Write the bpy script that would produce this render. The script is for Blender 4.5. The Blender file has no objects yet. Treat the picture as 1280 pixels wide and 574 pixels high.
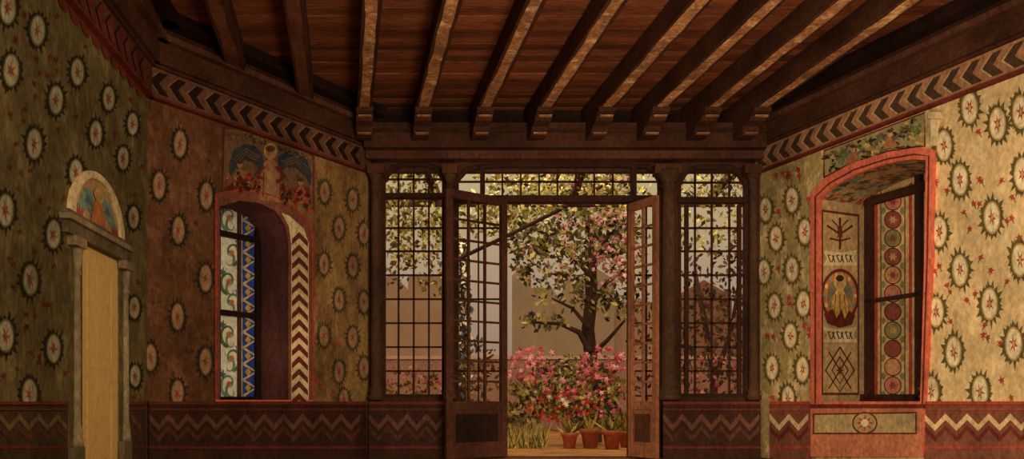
import bpy, math, random
from mathutils import Vector
from mathutils.geometry import tessellate_polygon
random.seed(7)
EYE=.67; F=1000.; CX=640.; CY=505.
scene=bpy.context.scene
scene.view_settings.view_transform='Standard'
GAIN=2.1
# ---------------------------------------------------------------- materials
def lin(c):
    c=c/255.
    return c/12.92 if c<=.04045 else ((c+.055)/1.055)**2.4
MATS={}
def mat(name,rgb,gain=None,lo=.6,hi=1.32,scale=1.6,fine=26.,flo=.62,fhi=1.32,rough=.75,spec=.12,stretch=(1,1,.6),rgb2=None,grad=None,wear=None):
    if name in MATS: return MATS[name]
    g=GAIN if gain is None else gain
    m=bpy.data.materials.new(name); m.use_nodes=True
    nt=m.node_tree; N=nt.nodes; L=nt.links
    b=N['Principled BSDF']; b.inputs['Roughness'].default_value=rough
    b.inputs['Specular IOR Level'].default_value=spec
    geo=N.new('ShaderNodeNewGeometry')
    mp=N.new('ShaderNodeMapping'); mp.inputs['Scale'].default_value=stretch
    L.new(geo.outputs['Position'],mp.inputs['Vector'])
    def noise(sc,a,bb,det,f0=.32,f1=.68):
        n=N.new('ShaderNodeTexNoise'); n.inputs['Scale'].default_value=sc; n.inputs['Detail'].default_value=det
        n.inputs['Roughness'].default_value=.65
        L.new(mp.outputs['Vector'],n.inputs['Vector'])
        r=N.new('ShaderNodeMapRange'); r.inputs['From Min'].default_value=f0; r.inputs['From Max'].default_value=f1
        r.inputs['To Min'].default_value=a; r.inputs['To Max'].default_value=bb
        L.new(n.outputs['Fac'],r.inputs['Value']); return r.outputs['Result']
    n1=noise(scale,lo,hi,3); n2=noise(fine,flo,fhi,6)
    mu=N.new('ShaderNodeMath'); mu.operation='MULTIPLY'; L.new(n1,mu.inputs[0]); L.new(n2,mu.inputs[1])
    col=[min(.95,lin(c)*g) for c in rgb]
    vm=N.new('ShaderNodeVectorMath'); vm.operation='SCALE'
    src=None
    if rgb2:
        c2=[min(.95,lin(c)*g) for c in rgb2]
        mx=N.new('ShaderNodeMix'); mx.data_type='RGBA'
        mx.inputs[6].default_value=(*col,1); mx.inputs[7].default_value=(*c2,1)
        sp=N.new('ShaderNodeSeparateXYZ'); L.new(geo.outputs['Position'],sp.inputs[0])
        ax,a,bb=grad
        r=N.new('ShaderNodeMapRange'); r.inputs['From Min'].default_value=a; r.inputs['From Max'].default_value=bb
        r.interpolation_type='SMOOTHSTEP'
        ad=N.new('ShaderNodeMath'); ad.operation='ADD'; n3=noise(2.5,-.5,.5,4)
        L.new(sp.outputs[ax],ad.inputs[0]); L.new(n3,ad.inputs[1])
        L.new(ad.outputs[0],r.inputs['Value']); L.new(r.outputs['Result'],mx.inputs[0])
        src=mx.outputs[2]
    if wear:
        cw=[min(.95,lin(c)*g) for c in wear]
        mx2=N.new('ShaderNodeMix'); mx2.data_type='RGBA'
        if src: L.new(src,mx2.inputs[6])
        else: mx2.inputs[6].default_value=(*col,1)
        mx2.inputs[7].default_value=(*cw,1)
        L.new(noise(7,0,.75,8,.50,.62),mx2.inputs[0]); src=mx2.outputs[2]
    if src: L.new(src,vm.inputs[0])
    else: vm.inputs[0].default_value=col
    L.new(mu.outputs[0],vm.inputs['Scale'])
    L.new(vm.outputs[0],b.inputs['Base Color'])
    MATS[name]=m; return m

# ---------------------------------------------------------------- mesh bucket
class W:
    """vertical plane: plan points a->b, n = towards room"""
    def __init__(s,a,b,toward=(0,0)):
        s.a=Vector(a); s.d=(Vector(b)-s.a); s.len=s.d.length; s.d.normalize()
        n=Vector((s.d.y,-s.d.x))
        if n.dot(Vector(toward)-s.a)<0: n=-n
        s.n=n
    def p3(s,u,z,off=0):
        q=s.a+s.d*u+s.n*off; return (q.x,q.y,z)
    def t(s,px,off=0):
        u=(px-CX)/F; q=s.a+s.n*off
        det=s.d.x*(-1)-(-u)*s.d.y
        k=((-q.x)*(-1)-(-u)*(-q.y))/det
        return k, q.y+s.d.y*k
    def sz(s,px,py,off=0):
        k,t=s.t(px,off); return (k,EYE+(CY-py)/F*t)
    def P(s,pts,off=0): return [s.sz(x,y,off) for x,y in pts]
    def yof(s,px,h,off=0): return CY-h/s.t(px,off)[1]*F
class M:
    def __init__(s,name,parent=None): s.name=name; s.v=[]; s.f=[]; s.mi=[]; s.m=[]; s.parent=parent; s.sm=[]
    def idx(s,m):
        if m not in s.m: s.m.append(m)
        return s.m.index(m)
    def add(s,vs,fs,m,smooth=False):
        o=len(s.v); s.v+= [tuple(v) for v in vs]; i=s.idx(m)
        for f in fs: s.f.append([o+k for k in f]); s.mi.append(i); s.sm.append(smooth)
    def prism(s,w,loops,o0,o1,m,sides=None,back=True):
        if not isinstance(loops[0][0],(tuple,list)): loops=[loops]
        tri=tessellate_polygon([[Vector((x,y,0)) for x,y in l] for l in loops])
        flat=[p for l in loops for p in l]
        s.add([w.p3(x,y,o1) for x,y in flat],tri,m)
        if back: s.add([w.p3(x,y,o0) for x,y in flat],tri,m)
        for i,l in enumerate(loops):
            n=len(l); vs=[w.p3(x,y,o1) for x,y in l]+[w.p3(x,y,o0) for x,y in l]
            s.add(vs,[(k,(k+1)%n,n+(k+1)%n,n+k) for k in range(n)],(sides[i] if sides else m))
    def flat(s,w,l,off,m):
        tri=tessellate_polygon([[Vector((x,y,0)) for x,y in l]])
        s.add([w.p3(x,y,off) for x,y in l],tri,m)
    def fpx(s,w,pts,off,m): s.flat(w,w.P(pts,off),off,m)
    def bar(s,w,x0,y0,x1,y1,o0,o1,m): s.prism(w,w.P([(x0,y0),(x1,y0),(x1,y1),(x0,y1)],o1),o0,o1,m)
    def rect(s,w,u0,u1,z0,z1,o0,o1,m): s.prism(w,[(u0,z0),(u1,z0),(u1,z1),(u0,z1)],o0,o1,m)
    def stroke(s,w,pts,wd,off,m,taper=False):
        n=len(pts); L=[];R=[]
        for i,(x,y) in enumerate(pts):
            a=pts[max(0,i-1)]; b=pts[min(n-1,i+1)]
            dx,dy=b[0]-a[0],b[1]-a[1]; q=math.hypot(dx,dy) or 1
            h=wd/2*((1-i/(n)) if taper else 1)
            L.append((x-dy/q*h,y+dx/q*h)); R.append((x+dy/q*h,y-dx/q*h))
        Ls=w.P(L,off); Rs=w.P(R,off)
        vs=[w.p3(*p,off) for p in Ls+Rs]
        s.add(vs,[(i,i+1,n+i+1,n+i) for i in range(n-1)],m)
    def lathe(s,c,prof,m,n=20):
        vs=[];fs=[]
        for r,z in prof:
            for k in range(n):
                a=2*math.pi*k/n; vs.append((c[0]+r*math.cos(a),c[1]+r*math.sin(a),c[2]+z))
        for i in range(len(prof)-1):
            for k in range(n): fs.append((i*n+k,i*n+(k+1)%n,(i+1)*n+(k+1)%n,(i+1)*n+k))
        s.add(vs,fs,m,True)
    def tube(s,pts,rad,m,n=8):
        vs=[];fs=[]; pts=[Vector(p) for p in pts]; N=len(pts)
        for i,p in enumerate(pts):
            d=(pts[min(N-1,i+1)]-pts[max(0,i-1)]).normalized()
            a=d.cross(Vector((0,1,.1))).normalized(); b=d.cross(a)
            r=rad[i] if isinstance(rad,(list,tuple)) else rad
            for k in range(n):
                t=2*math.pi*k/n; vs.append(p+a*math.cos(t)*r+b*math.sin(t)*r)
        for i in range(N-1):
            for k in range(n): fs.append((i*n+k,i*n+(k+1)%n,(i+1)*n+(k+1)%n,(i+1)*n+k))
        fs.append(tuple(range(n))); fs.append(tuple(range((N-1)*n,N*n)))
        s.add(vs,fs,m,True)
    def box(s,x0,x1,y0,y1,z0,z1,m):
        v=[(x,y,z) for x in(x0,x1) for y in(y0,y1) for z in(z0,z1)]
        s.add(v,[(0,1,3,2),(4,5,7,6),(0,1,5,4),(2,3,7,6),(0,2,6,4),(1,3,7,5)],m)
    def done(s):
        me=bpy.data.meshes.new(s.name); me.from_pydata(s.v,[],s.f)
        for m in s.m: me.materials.append(m)
        me.polygons.foreach_set('material_index',s.mi); me.polygons.foreach_set('use_smooth',s.sm)
        me.update(); o=bpy.data.objects.new(s.name,me); scene.collection.objects.link(o)
        if s.parent: o.parent=s.parent
        return o
def empty(name,loc=(0,0,0)):
    o=bpy.data.objects.new(name,None); scene.collection.objects.link(o); return o
def ell(cx,cy,rx,ry,n=20,a0=0,a1=2*math.pi):
    full=abs(a1-a0-2*math.pi)<1e-6
    k=n if full else n+1
    return [(cx+rx*math.cos(a0+(a1-a0)*i/n),cy-ry*math.sin(a0+(a1-a0)*i/n)) for i in range(k)]
def star(cx,cy,rx,ry,n,inner,jit=0,rot=0):
    pts=[]
    for i in range(2*n):
        a=math.pi*i/n+rot; r=(1 if i%2==0 else inner)*(1+random.uniform(-jit,jit))
        pts.append((cx+rx*r*math.cos(a),cy-ry*r*math.sin(a)))
    return pts
def G(px,py,d): return Vector(((px-CX)/F*d,d,EYE+(CY-py)/F*d))

# ---------------------------------------------------------------- planes
B =W((-1.8,10),(3.1,10))
L1=W((-3.43,7.53),(-1.8,10))
def l0d(p): return 3.2/(505-(85+(p-185)*1.3077))*1000
dn=l0d(-260); L0=W(((-260-640)/1000*dn,dn),(-3.43,7.53))
dR=3.2/.460
e=Vector((.64*dR,dR))-Vector((3.1,10)); e.normalize()
R =W((3.1,10),tuple(Vector((3.1,10))+e*6.0))
CZ=EYE+3.65; HC=3.2
# ---------------------------------------------------------------- mats
m_L0=mat('olive_wallpaper',(78,68,41),wear=(102,92,58))
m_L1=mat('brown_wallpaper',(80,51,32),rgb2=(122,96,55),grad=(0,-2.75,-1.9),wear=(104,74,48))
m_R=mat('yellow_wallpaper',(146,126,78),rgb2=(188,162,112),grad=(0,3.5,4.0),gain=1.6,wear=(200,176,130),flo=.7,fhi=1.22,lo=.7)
m_B=mat('dark_back_plaster',(58,35,24))
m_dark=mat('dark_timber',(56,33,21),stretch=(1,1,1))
m_darker=mat('blackish_timber',(32,19,13))  # darkest of the timber browns
m_frame=mat('window_timber',(48,28,19))
m_leaf=mat('door_timber',(62,36,25))
m_wornlit=mat('worn_lit_beam_paint',(132,92,60),wear=(186,146,102),lo=.55,hi=1.3,flo=.5,fhi=1.45,scale=3)  # worn paint, with the lit-from-below underside highlight put into the tan
m_planks=[mat('ceiling_plank_%d'%i,c,flo=.5,fhi=1.4,stretch=(.4,3,1)) for i,c in enumerate([(98,54,32),(83,47,29),(108,62,37)])]
m_cream=mat('cream_paint',(172,156,116))
m_creamdk=mat('aged_cream_paint',(142,116,80))
m_leafdk=mat('wreath_dark_green',(36,33,20),lo=.8,hi=1.2)
m_leafR=mat('wreath_green',(76,68,36),lo=.8,hi=1.2)
m_red=mat('red_paint',(136,54,38))
m_reddk=mat('dark_red_paint',(84,36,26))
m_pink=mat('pink_frame_paint',(170,88,66),lo=.8,gain=1.9)
m_teal=mat('teal_paint',(95,116,96))
m_blue=mat('blue_paint',(40,58,122),lo=.85)
m_bluegr=mat('slate_blue_paint',(76,86,92))
m_green=mat('green_paint',(80,94,52))
m_orange=mat('orange_paint',(156,96,56))
m_purple=mat('plum_reveal_paint',(86,53,49))
m_stone=mat('grey_stone',(88,78,56),flo=.6)
m_stonel=mat('pale_stone',(118,104,76),flo=.6)
m_door=mat('pale_door_paint',(190,144,88),lo=.9,hi=1.08,flo=.85,fhi=1.1,gain=2.3)
m_white=mat('milk_glass',(196,186,158),lo=.85)
m_brown=mat('brown_paint',(70,42,28))
m_parch=mat('parchment_paint',(138,112,76))
m_ochre=mat('ochre_paint',(166,134,66))
m_terra=mat('terracotta',(122,66,42))

# ---------------------------------------------------------------- walls
def wall_loop(w,s0,s1): return [(s0,0),(s1,0),(s1,CZ),(s0,CZ)]
Bh1=[(477,497),(477,222),(487,208),(500,203),(533,203),(547,208),(556,222),(556,497)]
Bh2=[(568,571.5),(568,222),(580,210),(600,205),(630,204),(785,204),(810,205),(820,210),(828,222),(828,571.5)]
Bh3=[(847,497),(847,226),(857,211),(872,206),(910,206),(926,211),(936,226),(936,497)]
m=M('wall_back'); m.prism(B,[wall_loop(B,-.15,5.05),B.P(Bh1),B.P(Bh2),B.P(Bh3)],-.15,0,m_B,[m_B,m_frame,m_frame,m_frame]); wb=m.done()
L1h=[(275,500),(275,258),(300,251),(325,254),(345,264),(357,282),(361,302),(361,500)]
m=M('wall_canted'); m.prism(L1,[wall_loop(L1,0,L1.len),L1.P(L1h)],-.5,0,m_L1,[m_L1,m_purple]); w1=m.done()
sA,_=L0.sz(103,400); sB,_=L0.sz(149,400)
m=M('wall_left'); m.prism(L0,[wall_loop(L0,0,L0.len),[(sA,.01),(sA,1.88),(sB,1.88),(sB,.01)]],-.25,0,m_L0,[m_L0,m_stone]); w0=m.done()
Rh=[(1023,502),(1023,249),(1040,233),(1070,217),(1105,205),(1138,199),(1157,200),(1155,330),(1150,502)]
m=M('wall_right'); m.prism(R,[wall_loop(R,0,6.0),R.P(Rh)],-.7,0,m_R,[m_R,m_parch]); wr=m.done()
m=M('floor'); m.box(-5,7,-3,10.15,-.1,0,mat('floor_boards',(88,50,32),stretch=(1,.3,1))); m.done()

# ceiling planks
m=M('ceiling'); y=4.0; i=0
while y<10.15:
    m.box(-4.6,6.4,y,y+.128,CZ+random.uniform(0,.012),CZ+.04,m_planks[(i*7+i//3)%3]); y+=.147; i+=1
m.box(-4.6,6.4,4,10.2,CZ+.03,CZ+.08,m_darker); m.done()
def beam(Xb,t0):
    yb=10-t0; y0=4.2; zb=EYE+3.42; hw=.085
    m=M('ceiling_beam')
    def X(y,k): return Xb+.21*(10-y)+k*hw
    v=[(X(yb,-1),yb,zb),(X(yb,1),yb,zb),(X(y0,1),y0,zb),(X(y0,-1),y0,zb)]
    vt=[(a,b,CZ) for a,b,c in v]
    m.add(v+vt,[(0,1,2,3)],m_wornlit if Xb>-2 else mat('shaded_beam_paint',(84,52,34))); m.add(v+vt,[(4,5,6,7),(0,1,5,4),(1,2,6,5),(2,3,7,6),(3,0,4,7)],m_dark)  # left beams: falloff of light painted in as a darker underside colour
    for k in(-1,1):
        ys=[yb+(y0-yb)*i/24 for i in range(25)]; vs=[]
        for a in ys: vs+=[(X(a,k*random.uniform(.56,.8)),a,zb-.004),(X(a,k*1.02),a,zb-.004)]
        m.add(vs,[(2*i,2*i+1,2*i+3,2*i+2) for i in range(24)],m_dark)
    if t0<.2:
        prof=[(9.9,zb),(9.2,zb),(9.2,zb-.05),(9.28,zb-.08),(9.32,zb-.12),(9.45,zb-.14),(9.5,zb-.2),(9.62,zb-.22),(9.9,zb-.22)]
        vs=[(X(a,-1.15),a,b) for a,b in prof]+[(X(a,1.15),a,b) for a,b in prof]; n=len(prof)
        m.add(vs,[tuple(range(n)),tuple(range(n,2*n))]+[(k,(k+1)%n,n+(k+1)%n,n+k) for k in range(n)],m_dark)
        for a,b,z in((9.22,9.27,zb-.085),(9.46,9.52,zb-.205)):
            m.box(X(a,-.9),X(a,.9),a,b,z-.012,z,m_wornlit)
    m.done()
for px in(522,593,662,733,795,855,912): beam((px-640)/100,.02)
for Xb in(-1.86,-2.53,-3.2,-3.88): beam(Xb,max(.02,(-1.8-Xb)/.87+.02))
for i,(w,s1) in enumerate(((L0,L0.len),(L1,L1.len),(R,6.0))):
    m=M('trim_wallplate'); m.rect(w,0,s1,EYE+HC,CZ,0,.12,m_dark)
    m.rect(w,0,s1,EYE+HC+.2,EYE+HC+.26,.12,.2,m_brown); m.rect(w,0,s1,EYE+HC+.34,EYE+HC+.45,.1,.3,m_darker); m.done()
m=M('trim_wallplate'); m.rect(B,0,4.9,EYE+3.12,EYE+3.42,0,.28,m_dark); m.rect(B,0,4.9,EYE+3.02,EYE+3.12,0,.16,m_brown)
m.rect(B,0,4.9,EYE+3.3,EYE+3.34,.28,.3,m_frame); m.rect(B,0,4.9,EYE+3.42,CZ,0,.05,m_darker); m.done()

def cornice(w,s0,s1,mbg,mch,mline,flip,mhl,scal=None):
    m=M('trim_cornice'); a,b=EYE+2.9,EYE+HC
    m.rect(w,s0,s1,a,b,0,.05,mbg)
    m.rect(w,s0,s1,a-.025,a,0,.07,mline); m.rect(w,s0,s1,b-.03,b,0,.08,m_dark)
    s=s0+.02; o=.055
    while s<s1-.16:
        d=.1*flip; c=s+.08
        m.flat(w,[(c-.055-d*.4,a+.03),(c+.045-d*.4,a+.03),(c+.045+d*.6,a+.135),(c+.03-d*.4,a+.24),(c-.055-d*.4,a+.24),(c-.055+d*.6,a+.135)],o,mch)
        m.flat(w,[(c-.075-d*.4,a+.03),(c-.055-d*.4,a+.03),(c-.055+d*.6,a+.135),(c-.055-d*.4,a+.24),(c-.075-d*.4,a+.24),(c-.08+d*.6,a+.135)],o+.003,mhl)
        if scal:
            m.flat(w,[(c+.1*math.cos(-t*math.pi/8),a-.02+.09*math.sin(-t*math.pi/8)) for t in range(9)],.01,scal)
        s+=.2
    m.done()
cornice(L0,0,L0.len,m_brown,m_reddk,m_reddk,-1,m_darker,m_reddk)
cornice(L1,0,L1.len,mat('cornice_ground',(84,56,40)),m_darker,m_reddk,-1,mat('cornice_highlight',(110,74,50)))
cornice(R,0,6,mat('cornice_ground_warm',(128,90,62)),mat('cornice_leaf_dark',(58,42,28)),m_reddk,-1,m_creamdk)

def medal(m,w,cx,cy,rx,ry,dk,cr,ct):
    r0=random.random()
    m.fpx(w,star(cx,cy,rx,ry,16,.68,.14,r0),.004,dk)
    m.fpx(w,star(cx,cy,rx*.86,ry*.86,19,.8,.1,r0+.1),.0055,dk)
    m.fpx(w,ell(cx,cy,rx*.60,ry*.70),.008,ct)
    m.fpx(w,ell(cx,cy,rx*.50,ry*.62),.011,cr)
    m.fpx(w,star(cx,cy,rx*.32,ry*.40,6,.35,.2,random.random()),.014,m_red)
    m.fpx(w,ell(cx,cy,rx*.10,ry*.13,8),.017,ct)
def flowers(m,w,x0,x1,n,excl,r,mt):
    for _ in range(n):
        x=random.uniform(x0,x1); y=random.uniform(max(4,w.yof(x,2.9)+10),498)
        if any(a<x<c and b<y<d for a,b,c,d in excl): continue
        if any(abs(x-a)<16 and abs(y-b)<26 for a,b in meds): continue
        m.fpx(w,star(x,y,r,r*1.1,5,.5,.3,random.random()),.005,mt)
        m.stroke(w,[(x,y),(x+random.uniform(-5,5),y+7)],1,.004,m_leafR)
meds=[(47,38),(14,88),(97,90),(70,125),(136,123),(43,180),(120,167),(166,155),(154,198),(95,216),(7,263),(67,293),(38,350),(7,420),(67,436),(37,493),(167,272),(168,385),(169,470),(-28,180),(-28,350),(10,10)]
cm=mat('medallion_cream_left',(128,126,98)); ctl=mat('medallion_rim_left',(88,80,54))
m=M('medallion_pattern',w0)
for x,y in meds:
    f=1-.35*max(0,min(1,x/170)); medal(m,L0,x,y,18*f,30*f+1,m_leafdk,cm,ctl)
flowers(m,L0,2,180,150,[(84,228,166,510)],4,m_reddk); m.done()
meds=[(225,180),(258,245),(223,288),(199,232),(222,396),(257,348),(257,452),(188,447),(222,492),(424,285),(441,333),(441,250),(424,375),(441,422),(424,465),(455,292),(455,378),(405,330),(405,420),(406,240),(455,460),(430,500)]
cm1=mat('medallion_cream_canted',(124,100,72)); ct1=mat('medallion_rim_canted',(92,64,42))
m=M('medallion_pattern',w1)
for x,y in meds:
    f=1 if x<300 else .8
    medal(m,L1,x,y,13.5*f,25*f,m_leafdk if x<300 else mat('wreath_mid_green',(62,52,30)),cm1,ct1)
flowers(m,L1,190,300,60,[(266,160,396,508)],3.5,m_reddk); flowers(m,L1,396,458,60,[],3.5,m_red); m.done()
meds=[(990,250),(970,298),(957,262),(990,337),(1006,290),(968,383),(988,420),(965,460),(1004,380),(1003,462),(955,340),(1212,135),(1247,155),(1200,225),(1240,272),(1278,218),(1200,338),(1174,290),(1275,325),(1237,380),(1192,440),(1170,390),(1267,430),(1225,490),(1164,490),(1180,182),(1276,140),(1320,270),(1320,380),(985,498)]
cm2=mat('medallion_cream_right',(200,186,144),gain=1.65); ct2=mat('medallion_rim_right',(150,120,78))
m=M('medallion_pattern',wr)
for x,y in meds:
    f=.72+.28*(x-950)/300; medal(m,R,x,y,17.5*f,30*f,m_leafR,cm2,ct2)
flowers(m,R,958,1012,110,[],4.2,m_red); flowers(m,R,1166,1300,90,[(1010,130,1168,510)],4.2,m_red); m.done()

def zig(m,w,x0,x1,per,y0,y1,th,off,mt,ph=0):
    x=x0; up=True; pts=[]
    while x<=x1: pts.append((x,y0 if up else y1)); up=not up; x+=per/2
    for a,b in zip(pts,pts[1:]):
        m.fpx(w,[(a[0],a[1]-th/2),(b[0],b[1]-th/2),(b[0],b[1]+th/2),(a[0],a[1]+th/2)],off,mt)
def base(name,w,x0,x1,bg,z1,z2,rail,o=.03,par=None,per=24):
    m=M(name,par)
    a=w.P([(x0,503),(x1,503)],o); m.prism(w,[(a[0][0],0),(a[1][0],0),a[1],a[0]],0,o,bg)
    m.bar(w,x0,502,x1,506,0,o+.015,rail); m.bar(w,x0,511,x1,513,0,o+.01,rail)
    zig(m,w,x0,x1,per,521,535,8,o+.004,z1); zig(m,w,x0,x1,per,535,549,7,o+.004,z2)
    m.bar(w,x0,558,x1,561,0,o+.006,rail)
    return m.done()
dgl=mat('dado_dark',(50,29,21)); dgz=mat('dado_zigzag_dim',(84,53,39)); dgz2=mat('dado_zigzag_dim_low',(68,41,30))
dol=mat('dado_olive',(54,42,28)); dz0=mat('dado_z_olive',(84,66,44))
base('baseboard_left',L0,-120,85,dol,dz0,dgz2,m_reddk)
base('baseboard_left',L0,164,183.5,dol,dgz,dgz2,m_reddk)
base('baseboard_canted',L1,186.5,458,dgl,dgz,dgz2,m_reddk)
base('baseboard_back',B,461,567,dgl,dgz,dgz2,m_reddk,.2)
base('baseboard_back',B,829,951,dgl,dgz,dgz2,m_reddk,.2)
drr=mat('dado_red_right',(100,60,44)); drz=mat('dado_cream_right',(170,144,104))
base('baseboard_right',R,962,1012,drr,drz,m_reddk,m_red)
base('baseboard_right',R,1155,1420,drr,drz,m_reddk,m_red,per=27)

# ---------------------------------------------------------------- back glazing
def col(m,x,r,w=B,off=.1,ytop=215,ybot=500,ms=None,z0=None,z1=None,bs=1.7):
    ms=ms or m_frame
    k,t=w.t(x,off); c=w.p3(k,0,off)
    if z0 is None: z0=EYE+(CY-ybot)/F*t
    if z1 is None: z1=EYE+(CY-ytop)/F*t
    h=z1-z0
    pr=[(0,0),(r*bs,0),(r*bs,.05),(r*1.3,.07),(r*(bs-.15),.10),(r*1.2,.14),(r,.17),(r*.98,h*.5),(r*.86,h-.2),(r*1.15,h-.19),(r*1.15,h-.17),(r*.9,h-.16),(r*1.1,h-.11),(r*(bs-.1),h-.04),(r*bs,h-.03),(r*bs,h),(0,h)]
    m.lathe((c[0],c[1],z0),pr,ms)
m_col=mat('column_timber',(62,43,28))
for x,r in((469,.055),(562,.05),(836,.09),(942,.055)):
    m=M('timber_column'); col(m,x,r,ms=m_col); 
    m.bar(B,x-r*190,205,x+r*190,216,0,.2,m_brown); m.done()
def grid(m,w,xs,ys,x0,x1,y0,y1,th,o0,o1,mt):
    for x in xs: m.bar(w,x-th/2,y0,x+th/2,y1,o0,o1,mt)
    for y in ys: m.bar(w,x0,y-th/2,x1,y+th/2,o0,o1,mt)
def shrink(l,k):
    xs=[p[0] for p in l]; ys=[p[1] for p in l]; cx=(min(xs)+max(xs))/2; cy=(min(ys)+max(ys))/2
    fx=1-2*k/(max(xs)-min(xs)); fy=1-2*k/(max(ys)-min(ys))
    return [(cx+(x-cx)*fx,cy+(y-cy)*fy) for x,y in l]
rows=[262,285,314,344,374,404,434,464]
m=M('window_1'); m.prism(B,[B.P(Bh1),B.P(shrink(Bh1,4))],-.1,-.02,m_frame)
m.bar(B,478,241,555,247,-.1,.01,m_frame); grid(m,B,(498,517,536),[224]+rows[1:],478,555,206,495,2.2,-.08,-.05,m_frame); m.done()
m=M('window_2'); m.prism(B,[B.P(Bh3),B.P(shrink(Bh3,5))],-.1,-.02,m_frame)
m.bar(B,848,246,935,253,-.1,.01,m_frame); grid(m,B,(869,890,912),[228]+rows[1:],848,935,210,495,2.4,-.08,-.05,m_frame)
m.bar(B,856,256,861,494,-.05,.0,m_frame); m.bar(B,922,256,927,494,-.05,0,m_frame); m.done()
m=M('window_3'); m.prism(B,[B.P(Bh2),B.P([(573,571.4),(573,225),(583,214),(604,209),(630,208),(785,208),(807,209),(817,214),(823,225),(823,571.4)])],-.1,-.02,m_frame)
m.bar(B,570,244,826,252,-.12,.03,m_frame)
m.bar(B,624,250,632,571.5,-.12,0,m_frame); m.bar(B,785,250,793,571.5,-.12,0,m_frame)
m.bar(B,600,207,606,245,-.1,0,m_frame); m.bar(B,789,207,796,245,-.1,0,m_frame)
grid(m,B,(628,651,674,697,720,743,766),(227,),572,824,206,245,2.2,-.08,-.05,m_frame)
grid(m,B,(598,),rows[1::3],572,626,250,571,2.0,-.08,-.05,m_frame)
grid(m,B,(808,),rows[1::2]+[495],793,826,250,571,2.2,-.08,-.05,m_frame)
m.bar(B,572,508,626,571,-.09,-.03,m_frame);m.bar(B,793,508,826,571,-.09,-.03,m_frame); m.done()
def leaf(name,a,b,ztop,cols,mt,mp,rowsn=10,st=.085):
    w=W(a,b,(0,0)); L=w.len; m=M(name)
    m.rect(w,0,st,.02,ztop,-.025,.025,mt); m.rect(w,L-st,L,.02,ztop,-.025,.025,mt)
    m.rect(w,st,L-st,ztop-.1,ztop,-.025,.025,mt); m.rect(w,st,L-st,.02,.16,-.025,.025,mt); m.rect(w,st,L-st,.6,.7,-.025,.025,mt)
    m.rect(w,st,L-st,.16,.6,-.01,.01,mt); m.rect(w,st+.05,L-st-.05,.21,.55,-.02,.022,mp)
    for i in range(1,cols): 
        s=st+(L-2*st)*i/cols; m.rect(w,s-.015,s+.015,.7,ztop-.1,-.015,.015,mt)
    for i in range(1,rowsn):
        z=.7+(ztop-.8)*i/rowsn; m.rect(w,st,L-st,z-.012,z+.012,-.015,.015,mt)
    m.tube([w.p3(L-st*.5,1.0,.025),w.p3(L-st*.5,1.0,.07),w.p3(L-st*.5-.09,1.0,.07)],.012,m_brown,6)
    return m.done()
leaf('door_2',(-.07,9.94),(-.787,9.46),3.22,3,m_leaf,m_darker)
leaf('door_3',(1.46,9.94),(1.729,9.5),3.15,2,mat('leaf_warm_timber',(124,80,54)),m_brown,st=.07)

# ---------------------------------------------------------------- door 1 (left wall)
root=empty('door_1')
m=M('slab',root); m.rect(L0,sA,sB,.01,1.88,-.05,-.012,m_door)
for za,zb in((.15,.85),(.95,1.75)): m.prism(L0,[[(sA+.12,za),(sB-.12,za),(sB-.12,zb),(sA+.12,zb)],[(sA+.15,za+.03),(sB-.15,za+.03),(sB-.15,zb-.03),(sA+.15,zb-.03)]],-.012,-.009,m_door)
m.done()
m=M('surround',root)
for px in(95,156): col(m,px,.034,L0,.0,ms=m_stonel,z0=.35,z1=1.82,bs=1.5)
for px in(95,156):
    k,_=L0.sz(px,400,.02); m.rect(L0,k-.09,k+.09,0,.35,0,.05,m_stone); m.rect(L0,k-.1,k+.1,1.82,1.89,0,.06,m_stonel)
u0,_=L0.sz(86,300,.05); u1,_=L0.sz(161,300,.05)
m.rect(L0,u0,u1,1.89,1.98,0,.05,m_stone); m.rect(L0,u0-.04,u1+.04,1.98,2.02,0,.08,m_stonel); m.rect(L0,u0,u1,2.02,2.06,0,.05,m_stone)
uc=(u0+u1)/2+.03; a=(u1-u0)/2-.06
def arch(cu,z,ra,rb,n=18): return [(cu+ra*math.cos(math.pi*i/n),z+rb*math.sin(math.pi*i/n)) for i in range(n+1)]
o=arch(uc,2.06,a,.42); inn=arch(uc,2.065,a-.09,.36)
m.prism(L0,o+inn[::-1],0,.03,m_cream); m.done()
m=M('lunette_painting',root); m.flat(L0,arch(uc,2.06,a-.08,.365),.008,m_creamdk)
for sg in(-1,1):
    m.flat(L0,[(uc+sg*.05,2.13),(uc+sg*.12,2.32),(uc+sg*.26,2.31),(uc+sg*.42,2.12),(uc+sg*.3,2.1),(uc+sg*.2,2.17),(uc+sg*.1,2.08)],.012,m_teal)
    m.flat(L0,[(uc+sg*.1,2.2),(uc+sg*.2,2.27),(uc+sg*.28,2.2),(uc+sg*.18,2.2)],.014,m_bluegr)
    for k in range(3): m.flat(L0,[(uc+sg*(.3+.05*k),2.08),(uc+sg*(.34+.05*k),2.08),(uc+sg*(.31+.04*k),2.17)],.016,m_red)
m.flat(L0,[(uc-.15,2.08),(uc-.11,2.22),(uc-.04,2.27),(uc+.04,2.27),(uc+.11,2.22),(uc+.15,2.08)],.018,m_orange)
m.flat(L0,[(uc+.1*math.cos(t*.4),2.31+.055*math.sin(t*.4)) for t in range(16)],.020,m_ochre)
m.flat(L0,[(uc+.06*math.cos(t*.4),2.305+.038*math.sin(t*.4)) for t in range(16)],.022,m_creamdk)
for k in(-.02,.02): m.flat(L0,[(uc+k-.006,2.3),(uc+k+.006,2.3),(uc+k,2.305)],.024,m_brown)
m.done()

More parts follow.
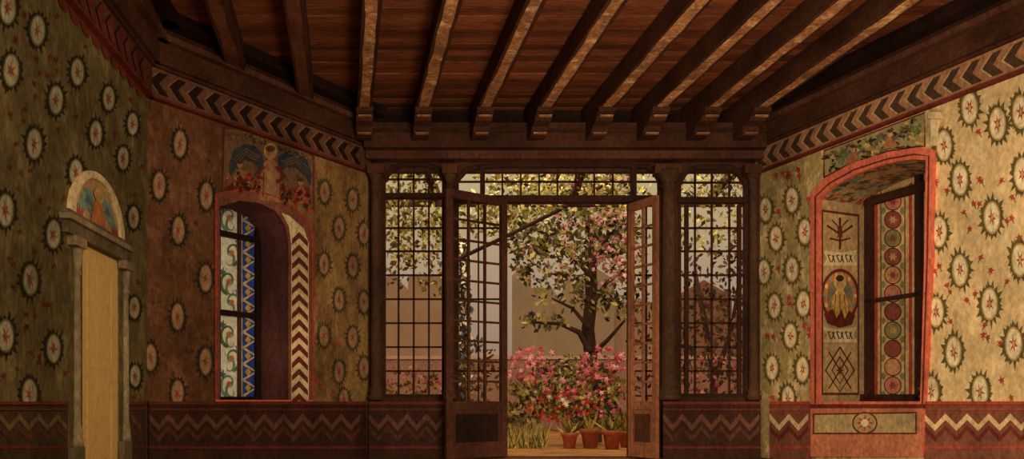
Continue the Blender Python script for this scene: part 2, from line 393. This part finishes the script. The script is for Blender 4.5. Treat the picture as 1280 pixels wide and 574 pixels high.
# ---------------------------------------------------------------- canted window
root=empty('window_4')
m=M('painted_architrave',root)
outer=[(270,506),(270,242),(300,237),(325,240),(347,247),(370,260),(386,278),(391,300),(391,506)]
inner=[(275,500),(275,258),(300,251),(325,254),(345,264),(357,282),(361,302),(361,500)]
m.prism(L1,[L1.P(outer,.02),L1.P(inner,.02)],0,.02,mat('plum_architrave',(102,60,46)))
m.stroke(L1,[(x,y) for x,y in outer],2.5,.025,m_red); m.stroke(L1,[(270,503),(391,503)],6,.026,m_pink)
m.fpx(L1,[(364,500),(364,305),(361,283),(352,266),(362,270),(380,286),(386,304),(386,500)],.026,m_cream)
y=290
while y<492:
    m.fpx(L1,[(365,y+9),(374,y),(385,y+12),(385,y+19),(374,y+8),(365,y+16)],.03,m_reddk); y+=15.5
m.done()
O=-.5
m=M('stained_glass',root)
m.fpx(L1,[(225,215),(345,215),(345,515),(225,515)],O+.0,m_white)
m.fpx(L1,[(303,230),(321,230),(321,500),(303,500)],O+.006,m_blue)
y=235
while y<500:
    m.stroke(L1,[(304,y),(320,y+10),(304,y+20)],3,O+.010,m_cream); m.fpx(L1,[(306,y+10),(310,y+5),(314,y+10),(310,y+15)],O+.012,m_ochre); y+=20
def spiral(cx,cy,r,t0,turn,sg,n=18): return [(cx+sg*r*(1-i/n*.8)*math.cos(t0+turn*i/n),cy-r*1.3*(1-i/n*.8)*math.sin(t0+turn*i/n)) for i in range(n+1)]
for k,cy in enumerate((272,316,352,378,418,448,480)):
    sg=1 if k%2 else -1; cx=288+sg*2
    m.stroke(L1,spiral(cx,cy,12,-1.5,6.5,sg),4.6,O+.009,m_green if k%3 else m_teal,True)
    m.stroke(L1,spiral(cx-sg*4,cy+10,9,1.5,5,-sg),3.6,O+.010,m_teal,True)
    m.fpx(L1,ell(cx,cy,2.8,3.6,8),O+.013,m_orange)
    m.fpx(L1,star(cx+sg*8,cy-12,5.5,7,5,.4),O+.012,m_bluegr)
m.done()
m=M('sash',root)
for a in((320,225,327,505),(299,225,302,505),(270,225,276,505)): m.bar(L1,*a,O,O+.04,m_darker if a[0]!=299 else m_brown)
za=L1.sz(300,296,O+.04)[1]; zb=L1.sz(300,393,O+.04)[1]; sa=L1.sz(240,300,O+.04)[0]; sb=L1.sz(325,300,O+.04)[0]
for z in(za,zb): m.rect(L1,sa,sb,z-.03,z+.03,O,O+.05,m_darker)
m.bar(L1,240,496,327,502,O,O+.05,m_darker); m.done()
# fresco over it
m=M('fresco_panel')
fr=[(280,160),(310,162),(340,170),(370,182),(392,196),(392,262),(372,252),(345,240),(310,233),(278,236)]
m.fpx(L1,fr,.006,mat('fresco_ground',(90,68,46)))
m.stroke(L1,fr+[fr[0]],2.5,.010,m_reddk)
awb=mat('angel_wing_blue',(44,50,54)); awf=mat('angel_wing_feather',(80,76,64)); rob=mat('angel_robe',(126,84,54)); skin=mat('fresco_skin',(128,96,66))
def wing(sg):
    cx=338; dy=(sg>0)*10
    base=[(cx+sg*6,212),(cx+sg*10,192+dy*.4),(cx+sg*20,182+dy*.7),(cx+sg*34,180+dy),(cx+sg*46,188+dy*1.2),(cx+sg*52,206+dy*1.2),(cx+sg*50,222+dy),(cx+sg*42,208+dy),(cx+sg*32,200+dy),(cx+sg*20,204+dy*.5),(cx+sg*12,216)]
    m.fpx(L1,base,.010,awb)
    for k in range(6):
        t=k/5; m.stroke(L1,[(cx+sg*(14+4*t),196+dy*.6+6*t),(cx+sg*(30+2*t),186+dy+9*t),(cx+sg*(48-6*t),200+dy+9*t)],2.2,.013+.001*k,m_brown if k%2 else awf,True)
wing(-1); wing(1)
m.fpx(L1,[(325,250),(325,222),(330,203),(338,198),(347,204),(352,226),(357,254)],.022,rob)
m.fpx(L1,[(332,244),(334,214),(338,204),(342,214),(346,248)],.025,skin)
for x in(329,350): m.stroke(L1,[(x+1,215),(x,245)],1.2,.025,m_brown)
m.fpx(L1,ell(338,189,8.5,10.5),.024,mat('halo_paint',(138,104,56))); m.fpx(L1,ell(338,191,5.5,7.5),.028,skin); m.fpx(L1,ell(338,186,6,4),.030,m_brown)
m.stroke(L1,[(331,208),(320,219),(330,224)],4.5,.028,m_reddk,False); m.stroke(L1,[(346,208),(356,221),(346,228)],4.5,.028,m_reddk)
for cx,cy in((300,214),(376,236)):
    m.fpx(L1,[(cx-8,cy+18),(cx-6,cy+2),(cx,cy-4),(cx+6,cy+2),(cx+9,cy+20)],.020,rob)
    m.fpx(L1,ell(cx,cy-8,3.4,4.6),.024,skin); m.fpx(L1,ell(cx,cy-11,3.6,2.4),.0255,m_brown)
for _ in range(130):
    x=random.uniform(283,389); y=random.uniform(224,240)+max(0,(x-310))*.28
    if abs(x-338)>12: m.fpx(L1,star(x,y-random.uniform(-2,10),3.4,4.4,5,.5,.3),.026,random.choice([m_red,m_reddk,m_reddk,rob,m_leafdk]))
for _ in range(50):
    x=random.uniform(284,388); y=166+max(0,x-310)*.38+random.uniform(0,8)
    m.fpx(L1,star(x,y,2.6,2.2,5,.5,.3),.022,random.choice([m_leafR,m_brown,rob]))
m.done()

# ---------------------------------------------------------------- right window
root=empty('window_5')
m=M('pink_surround',root)
out=[(1013,571),(1013,241),(1030,223),(1065,204),(1110,190),(1148,184),(1166,187),(1164,320),(1157,470),(1153,571)]
m.prism(R,[R.P(out,.05),R.P(Rh,.05)],0,.05,m_pink)
inn=[(1019,505),(1019,246),(1037,229),(1068,212),(1108,199),(1142,193),(1161,195),(1159,320),(1153,505)]
m.stroke(R,inn,2,.056,m_reddk); m.stroke(R,[(1013,508),(1157,508)],5,.058,m_reddk)
m.fpx(R,[(1014,571),(1014,511),(1154,511),(1153,571)],.056,mat('pink_apron',(148,90,64)))
m.fpx(R,[(1016,543),(1016,517),(1146,515),(1146,543)],.060,m_reddk)
m.fpx(R,[(1018,541),(1018,519),(1144,517),(1144,541)],.063,mat('apron_panel',(142,122,82)))
m.fpx(R,ell(1081,529,16,14,24),.068,m_reddk); m.fpx(R,ell(1081,529,14,12,24),.071,m_creamdk); m.fpx(R,star(1081,529,12,10.5,8,.4),.074,m_red); m.fpx(R,ell(1081,529,5,5),.077,m_cream)
m.done()
J0=R.a+R.d*R.sz(1023,400)[0]
V=W(tuple(J0),tuple(J0-R.n*.7),(0,0)); 
if V.n.dot(R.d)<0: V.n=-V.n
m=M('painted_jamb',root); q=.012
m.fpx(V,[(1027,494),(1027,262),(1074,268),(1074,494)],.006,m_brown)
m.fpx(V,[(1029,491),(1029,265),(1072,271),(1072,491)],.009,mat('jamb_parchment',(148,120,80)))
D=mat('ink_brown',(54,34,24))
m.stroke(V,[(1050,272),(1050,312)],2.6,q,D); m.stroke(V,[(1034,282),(1050,293),(1066,282)],2.4,q,D); m.stroke(V,[(1040,275),(1050,286),(1060,275)],1.8,q,D)
m.stroke(V,[(1037,298),(1050,301),(1063,298)],2.4,q,m_reddk); m.fpx(V,star(1050,290,7,10,6,.4),q+.002,m_reddk)
for cy in(323,419):
    m.fpx(V,[(1029,cy-10),(1050,cy-7),(1071,cy-10),(1067,cy),(1072,cy+9),(1050,cy+9),(1029,cy+9),(1034,cy)],q,m_cream)
    for i in range(6):
        x=1035+i*5.4; m.stroke(V,[(x,cy-4),(x+3.4,cy+5)],1.3,q+.004,D); 
        if i%2: m.stroke(V,[(x+2.4,cy-4),(x-.6,cy+5)],1.3,q+.004,D)
        else: m.stroke(V,[(x,cy-4),(x+3.4,cy-4)],1.3,q+.004,D)
m.fpx(V,ell(1050,370,24,34,28),q,m_reddk); m.fpx(V,ell(1050,370,21,30,28),q+.002,m_orange); m.fpx(V,ell(1050,370,16,23,28),q+.004,mat('jamb_halo_ground',(96,92,70)))
for k in range(14):
    a=k*2*math.pi/14; m.fpx(V,ell(1050+19*math.cos(a),370+27*math.sin(a),2,3,8),q+.006,m_teal if k%2 else m_cream)
m.fpx(V,[(1038,398),(1040,375),(1046,362),(1054,362),(1060,375),(1063,398)],q+.007,m_ochre)
for x in(1045,1050,1055): m.stroke(V,[(x,368),(x+(x-1050)*.5,392)],1,q+.0085,m_brown)
m.fpx(V,[(1034,404),(1030,392),(1041,386),(1046,398),(1052,386),(1056,399),(1061,388),(1069,394),(1065,406),(1050,410)],q+.009,m_reddk)
m.fpx(V,ell(1050,352,8,11),q+.008,m_ochre); m.fpx(V,ell(1050,354,4.5,7),q+.011,m_creamdk); m.fpx(V,ell(1050,348,5,4),q+.013,D)
m.stroke(V,[(1043,370),(1036,380),(1045,384)],3,q+.012,m_creamdk); m.stroke(V,[(1057,370),(1064,380),(1055,384)],3,q+.012,m_creamdk)
for a in((1036,440,1064,486),(1064,440,1036,486)): m.stroke(V,[(a[0],a[1]),(a[2],a[3])],1.6,q,D)
m.stroke(V,[(1050,434),(1068,463),(1050,490),(1032,463),(1050,434)],1.8,q,D); m.stroke(V,[(1050,446),(1060,463),(1050,480),(1040,463),(1050,446)],1.8,q+.001,m_reddk)
m.fpx(V,star(1050,463,5,7,4,.4),q+.003,m_reddk); m.done()
m=M('painted_soffit',root); RL=R.P(Rh)
for _ in range(170):
    k=random.choice([1,2,3,4,5]); (ua,za),(ub,zb)=RL[k],RL[k+1]
    t=random.random(); dp=random.uniform(.05,.65); l=random.uniform(.03,.09); an=random.uniform(0,6.3)
    def S(t,dp): 
        return Vector(R.p3(ua+(ub-ua)*t,za+(zb-za)*t-.006,-dp))
    sl=math.hypot(ub-ua,zb-za)
    c,s_=math.cos(an)*l,math.sin(an)*l
    cl=lambda v,a,b:max(a,min(b,v))
    pts=[S(cl(t-c/sl,0,1),cl(dp-s_,.02,.68)),S(cl(t-s_*.35/sl,0,1),cl(dp+c*.35,.02,.68)),S(cl(t+c/sl,0,1),cl(dp+s_,.02,.68)),S(cl(t+s_*.35/sl,0,1),cl(dp-c*.35,.02,.68))]
    m.add(pts,[(0,1,2,3)],random.choice([m_green,m_green,m_leafR,m_orange,m_teal,m_red]))
m.done()
O=-.7
m=M('stained_glass',root)
m.fpx(R,[(1068,190),(1200,150),(1200,515),(1068,515)],O+.001,mat('amber_glass',(156,130,90)))
for x in(1093,1136): m.fpx(R,[(x,230),(x+4,228),(x+4,494),(x,494)],O+.006,m_red)
cir=[mat('glass_rose',(146,88,70)),mat('glass_moss',(104,96,58)),mat('glass_garnet',(106,56,44)),mat('glass_tan',(150,108,72))]
y=252;k=0
while y<490:
    m.fpx(R,ell(1116,y,11,11.5),O+.008,D); m.fpx(R,ell(1116,y,9.8,10.2),O+.011,cir[(0,2,1,2,3)[k%5]]); m.fpx(R,star(1116,y,6,6,6,.5),O+.014,m_parch if k%2 else cir[2])
    for s in(-1,1): m.fpx(R,ell(1116+s*12,y+11.5,3,4.4,10),O+.012,cir[1])
    y+=23;k+=1
for s in(-1,1): m.stroke(R,[(1116+s*15,235),(1116+s*15,494)],1.2,O+.009,D)
m.done()
m=M('sash',root)
m.bar(R,1080,225,1089,500,O,O+.06,m_frame); m.bar(R,1143,190,1150,500,O,O+.06,m_frame); m.bar(R,1070,493,1160,503,O,O+.06,m_frame)
sa=R.sz(1080,300,O+.06)[0]; sb=R.sz(1160,300,O+.06)[0]; z=R.sz(1116,244,O+.06)[1]
m.rect(R,sa,sb,z-.04,z+.05,O,O+.07,m_frame)
z=R.sz(1116,372,O+.06)[1]; m.rect(R,sa,sb,z-.02,z+.02,O,O+.06,m_frame); m.done()
m=M('fresco_panel')
top=[(1030,R.yof(1030,2.86)),(1156,R.yof(1156,2.86))]
fp=[(1030,222),top[0],top[1],(1156,183),(1148,183),(1110,189),(1065,203)]
m.fpx(R,fp,.006,mat('fresco_green_ground',(122,110,74)))
m.stroke(R,fp+[fp[0]],2,.010,m_reddk)
for _ in range(150):
    x=random.uniform(1034,1152); t=(x-1030)/126; yt=top[0][1]*(1-t)+top[1][1]*t+5; yb2=218-34*min(1,t*1.15)-2
    y=random.uniform(yt,yb2); a=random.uniform(0,6.3); l=random.uniform(5,11)
    m.stroke(R,[(x,y),(x+l*.5*math.cos(a)+1,y+l*.5*math.sin(a)),(x+l*math.cos(a),y+l*.6*math.sin(a))],3.8,.009+random.random()*.006,random.choice([m_green,m_green,m_leafR,m_leafdk,m_ochre,m_reddk]),True)
for cx,cy in((1066,194),(1112,175)):
    m.fpx(R,[(cx-9,cy+12),(cx-5,cy),(cx,cy-5),(cx+5,cy),(cx+12,cy+8)],.02,rob); m.fpx(R,ell(cx,cy-8,3.6,4.6),.022,m_creamdk); m.fpx(R,ell(cx,cy-11,3.8,2.2),.024,m_brown)
    m.stroke(R,[(cx-4,cy),(cx-14,cy-6),(cx-17,cy+4)],4,.018,awf,True); m.stroke(R,[(cx+4,cy),(cx+14,cy-9),(cx+18,cy)],4,.018,awf,True)
m.done()
m=M('pilaster_fragment'); m.bar(R,1160,140,1174,148,0,.05,m_cream); m.bar(R,1163,148,1171,182,0,.03,m_cream); m.done()

# ---------------------------------------------------------------- garden
m=M('patio'); m.box(-14,14,10.15,34,-.1,0,mat('patio_sand',(164,112,62),gain=1.4)); m.done()
lg=[mat('leaf_a',(106,96,44),gain=1.9),mat('leaf_b',(76,68,34),gain=1.9),mat('leaf_c',(158,142,78),gain=1.9),mat('leaf_d',(48,42,26),gain=1.9)]
lr=[mat('leaf_rust',(104,62,42),gain=1.7),mat('leaf_plum',(78,48,40),gain=1.7)]
pk=[mat('petal_pink',(182,88,98),gain=1.8,lo=.8),mat('petal_rose',(142,58,68),gain=1.8,lo=.8),mat('petal_pale',(196,136,128),gain=1.8,lo=.8)]
lil=[mat('petal_lilac',(164,114,106),gain=1.8,lo=.8),mat('petal_mauve',(136,86,76),gain=1.8,lo=.8)]
rd=[mat('petal_red',(172,50,36),gain=1.6,lo=.8)]
wh=[mat('petal_white',(196,184,150),gain=1.7,lo=.8)]; yl=[mat('leaf_yellow',(186,170,96),gain=1.9)]
bark=mat('bark',(60,37,26),gain=1.6)
def leaves(m,px,py,d,rx,ry,n,mats,size=7,depth=.6,droop=0):
    for _ in range(n):
        while True:
            a,b,c=[random.uniform(-1,1) for _ in range(3)]
            if a*a+b*b+c*c<=1: break
        p=G(px+a*rx,py+b*ry,d)+Vector((0,c*depth,0)); l=size*random.uniform(.6,1.4)*d/F
        p.z=max(p.z,.08)
        u=Vector([random.gauss(0,1),random.gauss(0,.6),random.gauss(0,1)-droop]).normalized()
        v=u.cross(Vector([random.gauss(0,.5),1,random.gauss(0,.5)])).normalized()
        m.add([p-u*l*.5,p-u*l*.1+v*l*.24,p+u*l*.5,p-u*l*.1-v*l*.24],[(0,1,2,3)],random.choice(mats))
def blooms(m,px,py,d,rx,ry,n,mats,size=5,depth=.4):
    for _ in range(n):
        r=math.sqrt(random.random()); t=random.uniform(0,6.3)
        p=G(px+r*math.cos(t)*rx,py+r*math.sin(t)*ry,d)+Vector((0,random.uniform(-depth,depth),0)); s=size*d/F*random.uniform(.6,1.2)
        p.z=max(p.z,.1)
        n1=Vector((random.gauss(0,.5),-1,random.gauss(0,.5))).normalized(); u=n1.cross(Vector((0,0,1))).normalized(); v=n1.cross(u)
        r0=random.random()*6; vs=[p+n1*.2*s]
        for i in range(10):
            a=r0+i*math.pi/5; q=s*(1 if i%2==0 else .45); vs.append(p+(u*math.cos(a)+v*math.sin(a))*q)
        m.add(vs,[(0,1+i,1+(i+1)%10) for i in range(10)],random.choice(mats))
m=M('flowering_tree'); d=13.5
def br(pts,r0,r1,dd=d):
    n=len(pts); m.tube([G(x,y,dd)+Vector((0,.05*i,0)) for i,(x,y) in enumerate(pts)],[r0+(r1-r0)*i/(n-1) for i in range(n)],bark)
br([(744,553.4),(742,500),(739,445),(736,410),(741,370),(740,335),(743,318)],.12,.10)
br([(738,440),(724,415),(700,404),(668,402)],.06,.02); br([(738,445),(760,425),(782,400)],.05,.02); br([(740,380),(760,352),(790,330)],.05,.02)
br([(740,345),(715,318),(690,296),(655,276)],.06,.02); br([(742,330),(760,295),(795,270)],.06,.02); br([(741,340),(738,290),(725,250),(715,225)],.06,.02); br([(736,410),(716,385),(690,372)],.04,.015)
for a in((690,330,55,34,320),(745,290,60,32,450),(665,290,45,30,320),(775,300,40,40,240),(720,370,60,22,120),(680,402,34,12,70),(780,350,24,30,80),(725,250,90,24,400),(770,385,24,16,50)):
    leaves(m,a[0],a[1],d,a[2],a[3],a[4],lg,9)
blooms(m,768,305,d-.5,32,52,150,lil+[pk[2]],3.8); blooms(m,735,262,d-.5,60,26,90,lil,3.4); blooms(m,680,320,d-.5,45,40,45,lil,3)
m.done()
m=M('pergola')
for x in(-3.4,-1.2,1.0,3.2,5.4): m.box(x-.05,x+.05,10.9,12.9,3.95,4.07,bark)
for yy in(10.95,12.8): m.box(-4,6,yy-.05,yy+.05,3.83,3.95,bark)
for x in(-3.6,5.6):
    for yy in(10.95,12.8): m.box(x-.06,x+.06,yy-.06,yy+.06,0,3.9,bark)
m.done()
m=M('climbing_vine')
m.tube([G(560,330,12),G(640,292,12),G(700,262,12),G(760,228,12),G(800,190,12)],.03,bark)
vm_=lg[:3]+yl
for a in((700,218,115,14,600),(510,225,60,24,380),(505,275,60,26,340),(530,300,50,34,270),(610,270,40,30,200),(890,232,70,22,300),(880,285,60,36,200),(650,250,60,24,280),(500,320,30,16,70),(770,240,50,20,160)):
    leaves(m,a[0],a[1],11.8,a[2],a[3],a[4],vm_,8,.7,.6)
leaves(m,545,350,11.8,26,24,60,vm_,8); leaves(m,490,345,11.8,20,20,30,lg[:3],8)
blooms(m,700,215,11.5,110,8,100,pk+lil,3); m.done()
m=M('shrub')
for a in((890,430,60,70,420),(900,350,50,60,220),(800,420,20,90,120)): leaves(m,a[0],a[1],13,a[2],a[3],a[4],lr+[lg[1],lg[3]],9)
m.tube([G(890,555,13),G(893,470,13),G(880,400,13),G(868,330,13)],[.07,.06,.045,.02],bark); m.tube([G(892,480,13),G(915,410,13),G(925,340,13)],[.05,.035,.02],bark)
blooms(m,890,470,12.6,45,25,40,[pk[1]]+lil,4); m.done()
m=M('shrub')
for a in((510,484,50,22,110),(600,470,26,50,160)): leaves(m,a[0],a[1],13.5,a[2],a[3],a[4],lr+lg[:2],8)
blooms(m,510,476,13,50,20,60,[pk[1]]+lil,3.2); m.done()
m=M('cypress_tree'); m.tube([G(578,552,14),G(578,300,14)],[.08,.03],bark)
for y in range(310,500,16): leaves(m,578,y,14,9+(y-300)*.035,12,60,[m_bluegr,wh[0],lg[3],lg[3]],8,.2,1.5)
m.done()
m=M('flowering_shrub')
for a in((710,485,75,36,700),(650,520,30,22,160),(735,515,50,22,320)): leaves(m,a[0],a[1],12.9,a[2],a[3],a[4],lg,9,.35)
blooms(m,752,455,12.5,30,24,100,[pk[0],pk[0],pk[2],pk[1]],4.6); blooms(m,664,458,12.5,34,24,105,pk,4.4); blooms(m,725,478,12.5,60,24,95,pk,4.2)
blooms(m,700,508,12.4,42,20,60,rd,4.2); blooms(m,690,495,12.4,24,16,26,wh,4); leaves(m,712,485,12.3,70,42,380,lg,8,.1); blooms(m,735,500,12.25,45,22,50,[pk[0],pk[1]],4)
m.done()
m=M('grass_clump')
for _ in range(220):
    x=random.uniform(636,684); p=G(x,548,12.0); p.z=.0; q=p+Vector((random.uniform(-.15,.15),random.uniform(-.1,.1),random.uniform(.15,.45)))
    s=Vector((.012,0,0)); m.add([p-s,p+s,q],[(0,1,2)],random.choice(yl+lg[:3]))
m.done()
for px,dd,sc in((712,12.0,.85),(738,12.05,1.05),(765,11.8,1.0),(783,12.3,.9)):
    m=M('terracotta_pot'); c=G(px,500,dd); h=.28*sc; r=.14*sc
    m.lathe((c.x,c.y,0),[(0,0),(r*.68,0),(r*.95,h*.78),(r*1.12,h*.78),(r*1.14,h),(r*1.0,h),(r*.92,h*.86),(0,h*.86)],m_terra)
    for _ in range(40):
        p=Vector((c.x,c.y,h*.8)); q=p+Vector((random.gauss(0,.12),random.gauss(0,.08),random.uniform(.0,.35))); s=Vector((.025,0,0))
        m.add([p-s*.3,(p+q)/2-s,q,(p+q)/2+s],[(0,1,2,3)],random.choice(lg))
    m.done()
far1=mat('hazy_building_grey',(142,126,108),gain=1.9,lo=.9,hi=1.1,flo=.85,fhi=1.1); far2=mat('hazy_wall_mauve',(122,90,76),gain=1.9,lo=.85,hi=1.15); far3=mat('hazy_building_mauve',(148,124,106),gain=1.9,lo=.9,hi=1.1,flo=.85,fhi=1.1)
FW=W((-15,30),(15,30)); 
m=M('distant_building')
m.prism(FW,FW.P([(640,508),(640,345),(652,330),(664,345),(664,360),(690,360),(700,375),(712,340),(722,372),(722,350),(745,335),(768,350),(768,508)]),-2,0,far1)
m.prism(FW,FW.P([(768,508),(768,380),(800,370),(830,380),(830,508)]),-2,-.5,far3); m.done()
m=M('distant_building'); m.prism(FW,FW.P([(470,508),(470,360),(490,340),(510,362),(510,345),(545,345),(560,330),(580,350),(580,508)]),-2,0,far3); m.done()
m=M('distant_building'); m.prism(FW,FW.P([(845,508),(845,370),(880,350),(915,370),(915,390),(950,390),(950,508)]),-2,0,far2); m.done()
GW=W((-12,20),(12,20)); m=M('garden_wall'); m.bar(GW,60,448,1220,536,-.3,0,far2); m.bar(GW,60,445,1220,449,-.35,.05,far3); m.done()

# ---------------------------------------------------------------- world & lights
w=bpy.data.worlds.new('World'); scene.world=w; w.use_nodes=True; nt=w.node_tree; N=nt.nodes; L=nt.links
bg=N['Background']; tc=N.new('ShaderNodeTexCoord'); sp=N.new('ShaderNodeSeparateXYZ'); L.new(tc.outputs['Generated'],sp.inputs[0])
cr=N.new('ShaderNodeValToRGB'); L.new(sp.outputs['Z'],cr.inputs[0])
cr.color_ramp.elements[0].position=0; cr.color_ramp.elements[0].color=(lin(144),lin(114),lin(96),1)
cr.color_ramp.elements[1].position=.30; cr.color_ramp.elements[1].color=(lin(194),lin(172),lin(126),1)
e2=cr.color_ramp.elements.new(.15); e2.color=(lin(170),lin(144),lin(118),1)
L.new(cr.outputs[0],bg.inputs['Color']); bg.inputs['Strength'].default_value=1.0
def area(name,loc,target,size,power,col):
    l=bpy.data.lights.new(name,'AREA'); l.size=size; l.energy=power; l.color=col
    o=bpy.data.objects.new(name,l); scene.collection.objects.link(o); o.location=loc
    o.rotation_euler=(Vector(target)-Vector(loc)).to_track_quat('-Z','Y').to_euler(); return o
area('right_wall_fill',(1.2,1.0,2.6),(4.0,8.6,2.2),2.0,190,(1,.84,.62))  # added warm fill aimed at the right wall, no visible fixture
area('ceiling_wash',(1.2,4.5,.4),(2.6,8.6,4.3),1.5,72,(1,.80,.58))
area('garden_light',(1,11.5,7),(.5,15,1),4,320,(1,.90,.74))
# ---------------------------------------------------------------- camera
cd=bpy.data.cameras.new('camera'); co=bpy.data.objects.new('camera',cd); scene.collection.objects.link(co)
co.location=(0,0,EYE); co.rotation_euler=(math.radians(90),0,0); cd.sensor_width=36; cd.lens=36*F/1280; cd.shift_y=(505-287)/1280
cd.clip_end=200; scene.camera=co
